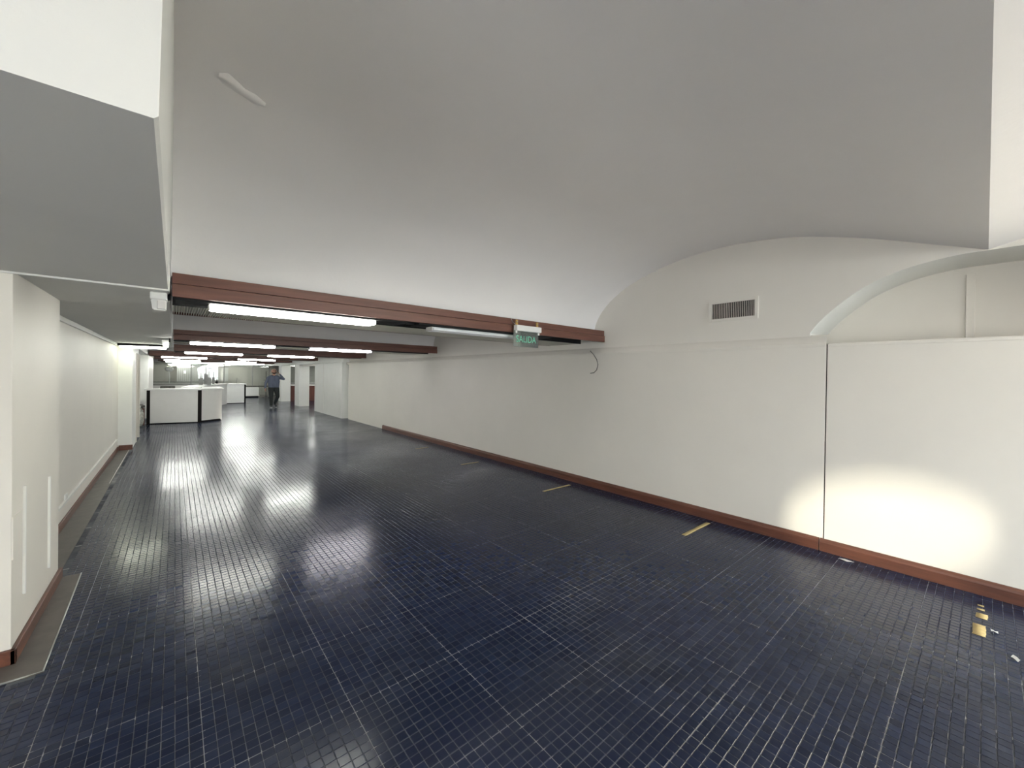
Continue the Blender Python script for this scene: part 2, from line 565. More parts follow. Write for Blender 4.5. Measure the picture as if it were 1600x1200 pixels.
# niche: arched soffit, back wall, sill
XN = 5.45
nrows = []
for k in range(61):
    y = yr + (yl - yr) * k / 60
    nrows.append([(XL, y, arch(y)), ((XL + XN) / 2, y, arch(y)), (XN + 0.01, y, arch(y))])
struct(link('trim_5', grid_mesh('niche_soffit', nrows), 'whitewall'), 'curved soffit of the arched niche')
for ys_, nm in ((yr, 'a'), (yl, 'b')):
    struct(box('wall_niche', (XL + 0.006, min(ys_, ys_ + (0.05 if ys_ > 0 else -0.05)), 1.9), (XN, max(ys_, ys_ + (0.05 if ys_ > 0 else -0.05)), 2.125), 'whitewall'))
struct(box('wall_niche', (XN, yl - 0.1, 1.9), (XN + 0.1, yr + 0.1, 2.9), 'wall'))
struct(box('trim_6', (XR + 0.09, yl - 0.1, 1.90), (XN, yr + 0.05, 1.985), 'wall'), 'sill of the niche')
struct(box('trim_7', (XN - 0.022, 0.070, 1.98), (XN, 0.125, 2.62), 'wall', bevel=0.003), 'vertical batten in the niche')

# baseboard on the right wall, two lengths
def bb_profile(y0, y1, name):
    prof = [(XR - 0.030, 0.0), (XR - 0.030, 0.085), (XR - 0.024, 0.105), (XR - 0.012, 0.116), (XR, 0.118), (XR, 0.0)]
    bm = bmesh.new()
    a = [bm.verts.new((x, y0, z)) for x, z in prof]; b = [bm.verts.new((x, y1, z)) for x, z in prof]
    bm.faces.new(a); bm.faces.new(b[::-1])
    for i in range(len(prof)):
        k = (i + 1) % len(prof)
        bm.faces.new((a[i], b[i], b[k], a[k]))
    return struct(link(name, bm_mesh(bm), 'basewood'), 'red brown wooden baseboard')
bb_profile(Y0, 1.018, 'baseboard_right')
bb_profile(1.026, 11.72, 'baseboard_right')

# left side: dropped beam, its end face toward the camera, slightly leaning side
def left_beam():
    bm = bmesh.new()
    ys_ = [1.155, 12.0]
    secs = []
    for y in ys_:
        secs.append([bm.verts.new(p) for p in ((-3.2, y, ZS), (XB - 0.008, y, ZS), (XB, y, ZS + 0.008), (XB + 0.022, y, 3.4), (-3.2, y, 3.4))])
    bm.faces.new(secs[0]); bm.faces.new(secs[1][::-1])
    for i in range(5):
        k = (i + 1) % 5
        bm.faces.new((secs[0][i], secs[1][i], secs[1][k], secs[0][k]))
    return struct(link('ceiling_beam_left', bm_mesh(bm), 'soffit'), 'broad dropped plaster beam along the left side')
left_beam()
struct(box('trim_8', (-1.7, 3.485, ZS - 0.012), (XB, 3.500, ZS), 'whitewall', bevel=0.003), 'thin pale conduit across the soffit')

# left walls
def left_fill_window_wall():  # wall with an added, unseen window that glows as fill light
    y0, y1, z0, z1 = -3.9, 1.0, 0.6, 2.45
    for lo, hi in (((-3.3, Y0, -0.1), (-3.2, y0, 3.4)), ((-3.3, y1, -0.1), (-3.2, 3.6, 3.4)), ((-3.3, y0, -0.1), (-3.2, y1, z0)), ((-3.3, y0, z1), (-3.2, y1, 3.4))):
        struct(box('wall_left', lo, hi, 'wall'))
    e = struct(box('window_4', (-3.3, y0, z0 - 0.04), (-3.14, y1, z0), 'whitewall'), 'frosted side window added to light the room')
    for i in range(6):
        y = y0 + (y1 - y0) * i / 5
        box('window_frame', (-3.28, y - 0.025, z0), (-3.2, y + 0.025, z1), 'whitewall', e)
        if i < 5:
            box('pane', (-3.27, y + 0.025, z0), (-3.26, y + (y1 - y0) / 5 - 0.025, z1), 'luminous', e)
left_fill_window_wall()
pil = struct(box('wall_left', (-3.3, 3.494, -0.05), (-0.69, 4.682, ZS + 0.01), 'wall', bevel=0.004), 'projecting wall pier')
struct(box('wall_left', (-1.0, 4.68, -0.05), (-0.89, 11.5, ZS + 0.01), 'wall'))
struct(box('wall_left', (-1.0, 11.5, -0.05), (-0.675, 12.60, ZS + 0.01), 'whitewall', bevel=0.004))
struct(box('wall_left', (-1.05, 13.6, -0.05), (-0.95, 18.8, 2.4), 'whitewall'))
struct(box('wall_left', (-1.05, 18.8, -0.05), (-0.70, 22.8, 2.4), 'whitewall', bevel=0.004))
struct(box('wall_left', (-3.2, 22.7, -0.05), (-0.95, 22.8, 2.4), 'whitewall'))
# doorway between them
struct(box('door_1', (-0.90, 12.62, 0), (-0.85, 13.58, 2.02), 'greywall', bevel=0.004))
struct(box('trim_9', (-0.92, 12.60, 0), (-0.66, 12.68, 2.06), 'greywall', bevel=0.004))
struct(box('trim_10', (-0.92, 13.52, 0), (-0.66, 13.60, 2.06), 'greywall', bevel=0.004))
struct(box('wall_left', (-1.0, 12.55, 2.06), (-0.69, 13.65, 3.4), 'whitewall'))
struct(box('wall_left', (-1.0, 12.0, ZS), (-0.69, 22.8, 3.4), 'whitewall'))
# low picture-rail moulding at the head of the left wall
struct(box('trim_11', (-0.89, 4.69, 2.135), (-0.868, 11.5, 2.19), 'whitewall', bevel=0.006))

# baseboards left
struct(box('baseboard_left', (-3.2, 3.470, 0), (-0.668, 3.494, 0.085), 'basewood', bevel=0.004))
struct(box('baseboard_left', (-0.69, 3.470, 0), (-0.668, 4.70, 0.085), 'basewood', bevel=0.004))
struct(box('baseboard_left', (-0.89, 4.70, 0), (-0.872, 11.48, 0.085), 'basewood', bevel=0.004))
struct(box('baseboard_left', (-0.87, 11.472, 0.0), (-0.662, 11.498, 0.105), 'basewood', bevel=0.004), 'red brown baseboard block')
kerb = struct(link('floor_kerb', bm_mesh(prism_bm([(-0.668, 3.47), (-0.668, 4.70), (-0.565, 4.70), (-0.535, 3.285), (-0.665, 3.285), (-3.2, 3.36), (-3.2, 3.47)], -0.01, 0.006)), 'concrete'), 'worn cement strip edged with metal')
tube('edging', [(-0.567, 4.70, 0.006), (-0.537, 3.287, 0.006), (-0.665, 3.287, 0.006), (-3.2, 3.362, 0.006)], 0.0045, 'steel', kerb, 6)
kerb2 = struct(box('floor_kerb', (-0.872, 4.72, -0.01), (-0.70, 11.47, 0.004), 'concrete'), 'worn cement strip below the left wall')
tube('edging', [(-0.715, 8.2, 0.005), (-0.715, 11.4, 0.005)], 0.004, 'white', kerb2, 6)

# outer walls and the deep end
struct(box('wall_far', (-3.3, Y1, -0.1), (XFAR + 0.1, Y1 + 0.1, 3.4), 'greywall'))
struct(box('wall_side', (XFAR, 12, -0.1), (XFAR + 0.1, Y1, 3.4), 'wall'))
struct(box('wall_side', (-3.3, 22.8, -0.1), (-3.2, Y1, 3.4), 'wall'))
struct(box('wall_side', (XL + 0.1, 14.0, -0.1), (XFAR, 14.1, 3.4), 'wall'))
struct(box('wall_side', (-3.3, 3.5, 2.19), (-3.2, 22.8, 3.4), 'wall'))

# block between wall end and the pillars
def block(lo, hi, lab): return struct(box('wall_right', lo, hi, 'whitewall', bevel=0.004), lab)
b1 = block((4.69, 15.24, -0.02), (5.25, 18.95, 2.2), 'pale wall block beyond the slot')
box('joint_strip', (4.686, 17.60, 0.05), (4.69, 17.62, 2.05), 'greywall', b1)
block((4.95, 14.9, -0.02), (5.05, 15.3, 2.2), 'recessed slot')
block((4.70, 21.86, -0.02), (5.16, 22.80, 2.25), 'square pillar')
block((4.66, 26.0, -0.02), (5.14, 26.7, 2.25), 'farther square pillar')
struct(box('wall_right', (4.62, 14.9, 2.06), (XL, 34.0, 2.35), 'whitewall'), 'downstand over the pillars')

# back wall behind the camera: shop window, and two windows added for light
WZ0, WZ1 = 0.25, 2.40
def back_wall():
    y0, y1 = Y0, Y0 + 0.12
    def w(x0, x1, z0, z1): return struct(box('wall_back', (x0, y0, z0), (x1, y1, z1), 'wall'))
    PX0, PX1, PZ0, PZ1 = 0.91, 1.13, 1.36, 1.78  # small opening added to shape the sun into a wall patch
    MX0, MX1 = 2.30, 4.55
    LX0, LX1 = -2.9, -0.35  # left window added as fill; its panes emit
    w(-3.3, LX0, -0.1, 3.4); w(LX0, LX1, -0.1, WZ0); w(LX0, LX1, WZ1, 3.4); w(LX1, PX0, -0.1, 3.4)
    w(PX0, PX1, -0.1, PZ0); w(PX0, PX1, PZ1, 3.4); w(PX1, MX0, -0.1, 3.4)
    w(MX0, MX1, -0.1, WZ0); w(MX0, MX1, WZ1, 3.4); w(MX1, 5.6, -0.1, 3.4)
    k = 0
    for x0, x1, z0, z1, n in ((LX0, LX1, WZ0, WZ1, 3), (PX0, PX1, PZ0, PZ1, 1), (MX0, MX1, WZ0, WZ1, 3)):
        k += 1
        e = struct(box('window_%d' % k, (x0, y0, z0 - 0.03), (x1, y1 + 0.03, z0), 'sunfilm'), 'unseen window behind the camera')
        box('window_frame', (x0, y0 + 0.03, z1 - 0.04), (x1, y1, z1), 'sunfilm', e)
        for i in range(n + 1):
            x = x0 + (x1 - x0) * i / n
            box('window_frame', (x - 0.02, y0 + 0.03, z0), (x + 0.02, y1, z1), 'sunfilm', e)
        for i in range(n):
            xa = x0 + (x1 - x0) * i / n + 0.02; xb = x0 + (x1 - x0) * (i + 1) / n - 0.02
            box('pane', (xa, y0 + 0.055, z0), (xb, y0 + 0.061, z1 - 0.04), 'luminous_back' if k == 1 else 'glass', e)
        if k == 1:
            continue
        ld = bpy.data.lights.new('window_daylight', 'AREA')
        ld.shape = 'RECTANGLE'; ld.size = x1 - x0; ld.size_y = z1 - z0
        ld.cycles.is_portal = True
        lo = bpy.data.objects.new('window_daylight', ld); COL.objects.link(lo)
        lo.location = ((x0 + x1) / 2, y0 - 0.02, (z0 + z1) / 2)
        lo.rotation_euler = Vector((0, 1, 0)).to_track_quat('-Z', 'Z').to_euler()
back_wall()
# added wall, out of view, that keeps the low sun off the left window
struct(box('wall_sun_block', (-3.6, -9.4, -0.1), (-3.3, Y0, 4.5), 'greywall'))
struct(box('ground_outside', (-8, -14, -0.15), (12, Y0, -0.1), 'concrete'))
struct(box('wall_side', (5.5, Y0, 1.9), (5.6, -1.1, 3.4), 'wall'))
struct(box('wall_side', (XR + 0.1, Y0, -0.1), (XR + 0.2, 14.9, 2.0), 'wall'))


# ------------------------------------------------------------------ cross beams with louvre undersides
beam_names = ['nearest', 'second', 'third', 'fourth', 'fifth', 'sixth']
for i, y in enumerate(FRONT):
    xl = XB + 0.012 if i < 2 else (XB + 0.012 if i == 2 and False else (-0.02 if i == 2 else -0.67))
    xr = XL - 0.001 if i < 3 else 4.61
    e = empty('timber_beam', (0, y, 0), label=[
        'nearest brown timber ceiling beam, the exit sign hanging on it',
        'second brown timber beam from the camera, two lit tubes under it',
        'third brown timber beam, ending at the white wall left of the second',
        'fourth brown timber beam, above the front of the reception counter',
        'fifth brown timber beam, over the walking man',
        'farthest brown timber beam before the glass partition'][i], cat='beam', group='timber ceiling beams')
    box('upper_board', (xl, 0.010, 2.262), (xr, 0.035, ZT), 'wood', e, 0.002)
    box('lower_board', (xl, 0.0, ZB), (xr, 0.030, 2.258), 'wood', e, 0.003)
    box('back_board', (xl, BW - 0.03, ZB), (xr, BW, ZT), 'wood', e, 0.003)
    box('core', (xl, 0.035, 2.225), (xr, BW - 0.03, 2.33), 'black', e)
    box('slot_edge', (xl, 0.455, ZB - 0.002), (xr, 0.475, 2.225), 'black', e)
    # louvre: thin fins across the underside, too fine to count
    if i < 4:
        pitch = 0.0175 if i < 2 else 0.035
        nf = int((xr - xl) / pitch)
        base = np.array([[-.0045, .475, 0], [.0045, .475, 0], [.0045, BW - .03, 0], [-.0045, BW - .03, 0]])
        lowv = base.copy(); lowv[:, 2] = ZB; lowv[:, 0] *= 0.5
        hiv = base.copy(); hiv[:, 2] = ZB + 0.022
        V1 = np.concatenate([lowv, hiv])
        Fq = np.array([[3, 2, 1, 0], [0, 1, 5, 4], [1, 2, 6, 5], [2, 3, 7, 6], [3, 0, 4, 7]])
        V = np.repeat(V1[None], nf, 0); V[:, :, 0] += (xl + pitch * (np.arange(nf) + 0.5))[:, None]
        F = (Fq[None] + (np.arange(nf) * 8)[:, None, None]).reshape(-1, 4)
        me = bpy.data.meshes.new('louvre_fins'); me.from_pydata(V.reshape(-1, 3).tolist(), [], F.tolist())
        o = link('louvre_fins', me, 'alu', e); o['kind'] = 'stuff'
        box('louvre_backing', (xl, 0.475, ZB + 0.022), (xr, BW - 0.03, ZB + 0.03), 'alu', e)
    else:
        box('louvre_backing', (xl, 0.475, ZB + 0.0), (xr, BW - 0.03, ZB + 0.03), 'alu', e)


# ------------------------------------------------------------------ fluorescent fittings
def fitting(x0, y, z, lit, label, length=1.55, t0=0.20, t1=1.44, mat='tube', group='fluorescent fittings under the beams', link_len=0.0):
    e = empty('fluorescent_light', (x0, y, z), label=label, cat='light', group=group)
    box('housing', (0.0, -0.062, 0.020), (length, 0.15, 0.085), 'black', e, 0.004)
    for yy in (-0.012, 0.105):
        tube('tube', [(t0, yy, 0.0), (t0 + 0.01, yy, 0.0), (t1 - 0.01, yy, 0.0), (t1, yy, 0.0)], [0.015, 0.021, 0.021, 0.015], mat if lit else 'tube_off', e, 12)
    for xx in (t0, t1):
        box('lamp_holder', (xx - 0.010 if xx == t0 else xx, -0.02, -0.018), (xx if xx == t0 else xx + 0.010, 0.115, 0.03), 'laminate_grey', e, 0.003)
    if link_len:
        box('conduit', (length, 0.035, 0.022), (length + link_len, 0.06, 0.05), 'black', e, 0.003)
    return e


ord_ = ['nearest', 'second', 'third', 'fourth', 'fifth', 'farthest']
for i, y in enumerate(FRONT):
    if i < 3:
        xa, xb = 0.0, 1.87
    else:
        xa, xb = -0.55, 1.65
    la = ['lit twin fluorescent fitting at the left of the nearest beam, largest of all',
          'lit twin fluorescent fitting at the left of the second beam',
          'lit twin fluorescent fitting at the left of the third beam',
          'lit twin fluorescent fitting above the reception counter on the fourth beam',
          'left lit fluorescent fitting on the fifth beam', 'left lit fluorescent fitting on the farthest beam'][i]
    lb = ['unlit fluorescent fitting with white tubes behind the exit sign',
          'lit violet-tinged fluorescent fitting at the right of the second beam',
          'lit fluorescent fitting at the right of the third beam',
          'right lit fluorescent fitting on the fourth beam, toward the pillars',
          'lit fluorescent fitting above the walking man', 'right lit fluorescent fitting on the farthest beam'][i]
    fitting(xa, y + 0.10, 2.132, True, la, length=1.74, link_len=xb - xa - 1.74, mat='tube' if i < 2 else 'tube_deep')
    fitting(xb, y + 0.10, 2.132, i > 0, lb, 1.90, 0.18, 1.40, mat=['tube', 'tube_violet', 'tube_deep', 'tube_deep', 'tube_deep', 'tube_deep'][i])
fitting(-0.86, 11.02, 2.125, True, 'lit greenish fluorescent fitting on the left soffit beside the pale pier', 0.76, 0.03, 0.72, mat='tube_green', group='other fluorescent fittings')
for k, (x, y) in enumerate(((5.35, 20.3), (5.6, 24.4), (7.2, 24.4))):
    fitting(x, y, 2.15, True, ['lit fluorescent fitting between the wall block and the near pillar', 'lit fluorescent fitting behind the near pillar', 'lit fluorescent fitting deep in the side aisle'][k], mat='tube_deep', group='other fluorescent fittings')


for k, (x, y) in enumerate(((-0.3, 33.0), (2.4, 33.0), (0.6, 30.2), (3.0, 30.2))):
    fitting(x, y, 2.165, True, ['lit fluorescent fitting behind the glass partition, above the sideboard', 'lit fluorescent fitting behind the glass partition, above the upright board', 'left lit fluorescent fitting on the flat ceiling before the glass', 'right lit fluorescent fitting on the flat ceiling before the glass'][k], mat='tube_dim', group='other fluorescent fittings')


# ------------------------------------------------------------------ exit sign
def exit_sign():
    e = empty('exit_sign', (3.06, 3.58, 2.0), label='clear acrylic hanging exit sign with green lettering on the nearest beam', cat='sign')
    box('lamp_housing', (0.0, -0.035, 0.185), (0.40, 0.03, 0.252), 'white', e, 0.006)
    box('plate', (-0.025, -0.006, 0.0), (0.372, 0.0, 0.19), 'acrylic', e)
    for x in (0.0, 0.362):
        box('clip', (x, -0.015, 0.155), (x + 0.022, 0.008, 0.19), 'white', e, 0.003)
    for x in (0.012, 0.345):
        b = box('bracket', (x, 0.0, 0.25), (x + 0.032, 0.012, 0.315), 'brass', e, 0.003)
        tube('screw', [(x + 0.016, -0.004, 0.292), (x + 0.016, 0.006, 0.292)], 0.007, 'steel', b, 10)
        box('arm', (x + 0.004, 0.0, 0.245), (x + 0.028, 0.055, 0.253), 'brass', b)
    for side, yy, rot in ((0, -0.0075, 0.0), (1, 0.0015, 0.0)):
        cu = bpy.data.curves.new('lettering', 'FONT')
        cu.body = 'SALIDA'; cu.size = 0.112; cu.align_x = 'CENTER'; cu.extrude = 0.0004
        cu.space_character = 1.02
        to = bpy.data.objects.new('tmp_text', cu); COL.objects.link(to)
        bpy.context.view_layer.update()
        dg = bpy.context.evaluated_depsgraph_get()
        me = bpy.data.meshes.new_from_object(to.evaluated_get(dg))
        bpy.data.objects.remove(to)
        me.materials.clear()
        o = link('lettering', me, 'signgreen', e)
        o.rotation_euler = (math.pi / 2, 0, 0)
        o.scale = (0.86, 1.0, 1.0)
        o.location = (0.17 + side * 0.010, yy, 0.055 + side * 0.006)
    tube('supply_wire', [(-0.03, 0.045, 0.335), (-0.05, 0.01, 0.31), (-0.045, -0.005, 0.28), (-0.01, -0.005, 0.262), (0.02, 0.0, 0.25)], 0.0035, 'steel', e, 6)
exit_sign()


# ------------------------------------------------------------------ emergency lights
def emergency(x, y, z, label, lit):
    e = empty('emergency_light', (x, y, z), label=label, cat='light', group='emergency lights on the left beam')
    box('case', (-0.05, -0.09, -0.05), (0.04, 0.09, 0.0), 'white', e, 0.008)
    # twin lamp head: tapered cowl with a clear front
    bm = bmesh.new()
    a = [bm.verts.new(p) for p in ((-0.045, -0.085, -0.05), (0.038, -0.085, -0.05), (0.038, 0.06, -0.05), (-0.045, 0.06, -0.05))]
    b = [bm.verts.new(p) for p in ((-0.035, -0.10, -0.125), (0.036, -0.10, -0.125), (0.036, 0.0, -0.125), (-0.035, 0.0, -0.125))]
    bm.faces.new(a); bm.faces.new(b[::-1])
    for i in range(4):
        bm.faces.new((a[i], b[i], b[(i + 1) % 4], a[(i + 1) % 4]))
    bmesh.ops.bevel(bm, geom=bm.edges[:], offset=0.006, segments=2, affect='EDGES')
    link('cowl', bm_mesh(bm), 'white', e)
    o = box('lens', (-0.012, -0.108, -0.118), (0.034, -0.094, -0.06), 'bulb' if lit else 'laminate_grey', e, 0.005)
    box('mount', (0.04, -0.02, -0.035), (0.055, 0.05, 0.03), 'black', e, 0.003)
    return e
emergency(-0.083, 3.74, ZS, 'white twin-head emergency light at the end of the nearest beam', False)
emergency(-0.115, 8.72, ZS - 0.03, 'small emergency light with glowing lens further along the left beam', True)

# ------------------------------------------------------------------ air vent in the lunette
def vent():
    e = empty('air_vent', (XL, 1.868, 2.4375), label='white air vent with vertical slats in the wall above the ledge', cat='vent')
    w, h = 0.265, 0.12
    iw, ih = 0.228, 0.088
    box('frame_side', (-0.014, -w, -h), (0, -iw, h), 'wall', e, 0.003); box('frame_side', (-0.014, iw, -h), (0, w, h), 'wall', e, 0.003)
    box('frame_rail', (-0.014, -iw, ih), (0, iw, h), 'wall', e, 0.003); box('frame_rail', (-0.014, -iw, -h), (0, iw, -ih), 'wall', e, 0.003)
    box('duct_back', (-0.002, -iw, -ih), (0.0, iw, ih), 'black', e)
    s0 = None
    n = 24
    for k in range(n):
        y = -iw + 2 * iw * (k + 0.5) / n
        if s0 is None:
            s0 = box('slat', (-0.0012, -0.0045, -ih), (0.0012, 0.0045, ih), 'ventslat', e)
            o = s0
        else:
            o = s0.copy(); COL.objects.link(o); o.parent = e
        o.location = (-0.008, y, 0); o.rotation_euler = (0, 0, math.radians(55 + random.uniform(-9, 9)))
vent()

# loose cable hanging out of the right wall
cb = tube('loose_cable', [(XR + 0.01, 3.885, 2.052), (XR - 0.012, 3.868, 2.045), (XR - 0.02, 3.80, 1.99), (XR - 0.024, 3.735, 1.91), (XR - 0.024, 3.712, 1.835), (XR - 0.022, 3.735, 1.76), (XR - 0.018, 3.79, 1.715), (XR - 0.014, 3.86, 1.708)], 0.0042, 'cable', None, 8)
tag(cb, 'thin black cable end curling out of the right wall', 'cable')

# conduits and covers on the left pier
for k, (y0, y1, z0, z1, lab) in enumerate(((3.705, 3.720, 0.30, 0.95, 'nearer upright white wall conduit on the left pier'), (4.325, 4.345, 0.22, 0.88, 'farther upright white wall conduit on the left pier'))):
    tag(box('wall_conduit', (-0.6905, y0, z0), (-0.676, y1, z1), 'whitewall', bevel=0.003), lab, 'conduit', 'conduits on the left pier')
t = box('wall_conduit', (-0.8905, 5.2, 0.235), (-0.868, 11.3, 0.262), 'whitewall', bevel=0.004)
tag(t, 'long white skirting conduit running low along the left wall', 'conduit')
so = empty('wall_socket', (-0.89, 6.35, 0.27), label='white wall socket low on the left wall', cat='socket')
box('cover', (0.0, -0.06, -0.045), (0.012, 0.06, 0.045), 'white', so, 0.004)
box('insert', (0.012, -0.03, -0.022), (0.014, 0.03, 0.022), 'laminate_grey', so)
bp = empty('cover_plate', (-0.69, 3.58, 0.70), label='flush square cover plate on the left pier near the corner', cat='plate')
box('plate', (0.0, -0.085, -0.12), (0.006, 0.085, 0.12), 'wall', bp, 0.002)

# ------------------------------------------------------------------ floor tapes and scraps
def tape(x0, x1, y, w, label):
    n = 8
    rows = []
    for i in range(n + 1):
        x = x0 + (x1 - x0) * i / n
        rows.append([(x, y - w / 2 + random.uniform(-.002, .002), 0.0022), (x, y + w / 2 + random.uniform(-.002, .002), 0.0022)])
    me = grid_mesh('tape', rows)
    bm = bmesh.new(); bm.from_mesh(me)
    bmesh.ops.solidify(bm, geom=bm.faces[:], thickness=0.0012)
    return tag(link('floor_tape', bm_mesh(bm), 'tape'), label, 'tape', 'yellow tape marks on the floor')
tape(4.05, 4.62, 4.07, 0.042, 'yellow tape strip on the floor below the loose cable')
tape(4.10, 4.68, 2.025, 0.048, 'yellow tape strip on the floor nearest the middle of the right baseboard')
tape(4.05, 4.45, 6.22, 0.035, 'faint yellow tape strip, third from the camera')
tape(4.10, 4.42, 8.15, 0.03, 'farthest faint yellow tape strip by the baseboard')
tape(4.02, 4.20, 0.005, 0.058, 'largest piece of torn yellow tape at the right edge')
tape(4.32, 4.41, -0.005, 0.055, 'second piece of torn yellow tape at the right edge')
tape(4.47, 4.50, 0.0, 0.035, 'small torn yellow tape fleck, third toward the baseboard')
tape(4.55, 4.575, 0.0, 0.03, 'smallest torn yellow tape fleck closest to the baseboard')


def scrap(x, y, L, W, ang, label):
    bm = bmesh.new()
    n = 6
    up = []; dn = []
    for i in range(n + 1):
        t = i / n
        w = W * math.sin(math.pi * (0.04 + 0.92 * t)) * random.uniform(0.75, 1.1)
        xx = (t - 0.5) * L; z = 0.004 + 0.008 * math.sin(t * 5)**2
        up.append(bm.verts.new((xx, w / 2, z + 0.003))); dn.append(bm.verts.new((xx, -w / 2, z)))
    for i in range(n):
        bm.faces.new((up[i], up[i + 1], dn[i + 1], dn[i]))
    bmesh.ops.solidify(bm, geom=bm.faces[:], thickness=0.0008)
    o = link('paper_scrap', bm_mesh(bm), 'paper', None, (x, y, 0))
    o.rotation_euler = (0, 0, ang)
    return tag(o, label, 'scrap', 'white scraps on the floor')
scrap(3.844, -0.139, 0.06, 0.035, 0.2, 'white leaf-shaped paper scrap at the right edge of the floor')
scrap(4.15, -0.06, 0.04, 0.04, 0.9, 'white paper scrap beside the torn yellow tape')
scrap(4.70, 0.80, 0.03, 0.12, 0.2, 'flake of white plaster by the right baseboard')

# peeling paint on the vault
def peel():
    ob = np.array([0, 0, H_CAM])
    c = lambda u, v: CM @ (np.array([u - PPX, PPY - v, F_PX]) / F_PX)
    def hit(u, v):
        d = c(u, v); t = 0.5
        while t < 6:
            p = ob + d * t
            if p[2] > vault0(p[1]): return p
            t += 0.002
        return p
    spine = [(340, 118), (352, 124), (366, 134), (380, 145), (396, 155), (413, 164)]
    wid = [6, 13, 11, 8, 10, 5]
    rows = []
    for k, (u, v) in enumerate(spine):
        a = hit(u - wid[k] * 0.5, v + wid[k] * 0.8); m = hit(u, v); b = hit(u + wid[k] * 0.5, v - wid[k] * 0.8)
        rows.append([a + (0, 0, 0.004), m + (0, 0, -0.011), m * 0.35 + b * 0.65 + (0, 0, -0.012), b + (0, 0, 0.003)])
    me = grid_mesh('peel', rows)
    tag(link('peeling_paint', me, 'vault'), 'curled flake of peeling paint on the vaulted ceiling', 'paint flake')
peel()


# ------------------------------------------------------------------ reception counter and the counters behind
def counter_front():
    e = empty('reception_counter', (0, 0, 0), label='white and grey reception counter with black corner strips at the left', cat='counter')
    A, B, Cc = (-0.60, 16.60), (0.60, 16.38), (1.24, 16.85)
    def wallbm(p, q, z0, z1, th=0.04):
        p = Vector((*p, 0)); q = Vector((*q, 0)); d = (q - p).normalized(); nrm = Vector((-d.y, d.x, 0))
        return prism_bm([(p.x, p.y), (q.x, q.y), (q.x + nrm.x * th, q.y + nrm.y * th), (p.x + nrm.x * th, p.y + nrm.y * th)], z0, z1)
    link('front_panel', bm_mesh(wallbm(A, B, 0.03, 1.05)), 'laminate_grey', e)
    link('front_panel', bm_mesh(wallbm((0.66, 16.40), Cc, 0.06, 1.05)), 'laminate_grey', e)
    link('side_panel', bm_mesh(wallbm(Cc, (1.26, 18.6), 0.03, 1.05)), 'laminate', e)
    link('corner_strip', bm_mesh(prism_bm([(-0.655, 16.605), (-0.575, 16.582), (-0.575, 16.68), (-0.655, 16.68)], 0, 1.05)), 'blackstrip', e)
    link('corner_strip', bm_mesh(prism_bm([(0.575, 16.368), (0.675, 16.388), (0.675, 16.45), (0.575, 16.45)], 0, 1.05)), 'blackstrip', e)
    link('plinth', bm_mesh(prism_bm([(-0.60, 16.62), (0.62, 16.40), (1.22, 16.87), (1.22, 16.95), (0.60, 16.5), (-0.6, 16.7)], 0, 0.06)), 'blackstrip', e)
    link('worktop', bm_mesh(prism_bm([(-0.72, 16.58), (0.62, 16.33), (1.29, 16.82), (1.31, 18.65), (0.75, 18.65), (0.72, 17.05), (-0.72, 17.15)], 1.05, 1.09)), 'laminate', e)
    link('side_panel', bm_mesh(wallbm((-0.62, 17.1), (-0.60, 16.66), 0.0, 1.05)), 'laminate', e)
counter_front()


def long_counter():
    e = empty('long_counter', (0, 0, 0), label='long curved white counter running back behind the reception counter', cat='counter')
    inner, outer = [], []
    for i in range(13):
        t = i / 12
        y = 19.4 + 5.9 * t
        x = 0.50 + 0.55 * t + 0.75 * t * t
        inner.append((x - 0.32, y)); outer.append((x + 0.32, y))
    link('worktop', bm_mesh(prism_bm(outer + inner[::-1], 1.02, 1.06)), 'laminate', e)
    link('body', bm_mesh(prism_bm([(x - 0.05, y) for x, y in outer] + [(x + 0.05, y) for x, y in inner[::-1]], 0.0, 1.02)), 'laminate', e)
    box('end_panel', (0.20, 19.36, 0.0), (0.78, 19.395, 1.02), 'darkwood', e)
    for k in range(3):
        box('slat', (0.26 + 0.18 * k, 19.34, 0.05), (0.32 + 0.18 * k, 19.36, 0.98), 'greypanel', e)
long_counter()

e = empty('white_counter', (0, 0, 0), label='bright white counter block with black edge left of the walking man', cat='counter')
box('front_panel', (1.70, 25.40, 0.03), (2.83, 25.44, 1.0), 'white', e, 0.003)
box('side_panel', (2.79, 25.44, 0.03), (2.83, 26.3, 1.0), 'white', e)
box('corner_strip', (2.83, 25.39, 0.0), (2.90, 25.50, 1.0), 'blackstrip', e)
box('plinth', (1.72, 25.42, 0), (2.83, 26.2, 0.03), 'blackstrip', e)
box('worktop', (1.60, 25.34, 1.0), (2.92, 26.4, 1.04), 'white', e, 0.005)

def upright(x, y, h0, h1, w, label, plate=False):
    e = empty('display_stand', (x, y, 1.06), label=label, cat='stand', group='metal uprights on the long counter')
    box('post', (-w * 0.25, -0.01, 0.0), (w * 0.25, 0.01, h1), 'steel', e, 0.002)
    box('panel', (-w * 0.5, -0.025, h0), (w * 0.5, -0.01, h0 + (h1 - h0) * 0.55), 'greypanel', e, 0.002)
    box('base', (-w * 0.9, -0.09, 0.0), (w * 0.9, 0.09, 0.012), 'steel', e, 0.002)
upright(0.88, 22.2, 0.0, 0.55, 0.14, 'leftmost grey metal upright on the long white counter')
upright(1.08, 22.7, 0.02, 0.86, 0.14, 'tallest grey metal upright on the long white counter')
upright(1.13, 21.6, 0.0, 0.62, 0.15, 'grey metal upright with wide base on the long white counter')
upright(1.38, 23.2, 0.0, 0.60, 0.10, 'rightmost narrow grey upright on the long white counter')
e = empty('microphone_stand', (1.62, 25.0, 1.06), label='thin black pole on black block at the end of the long counter', cat='stand')
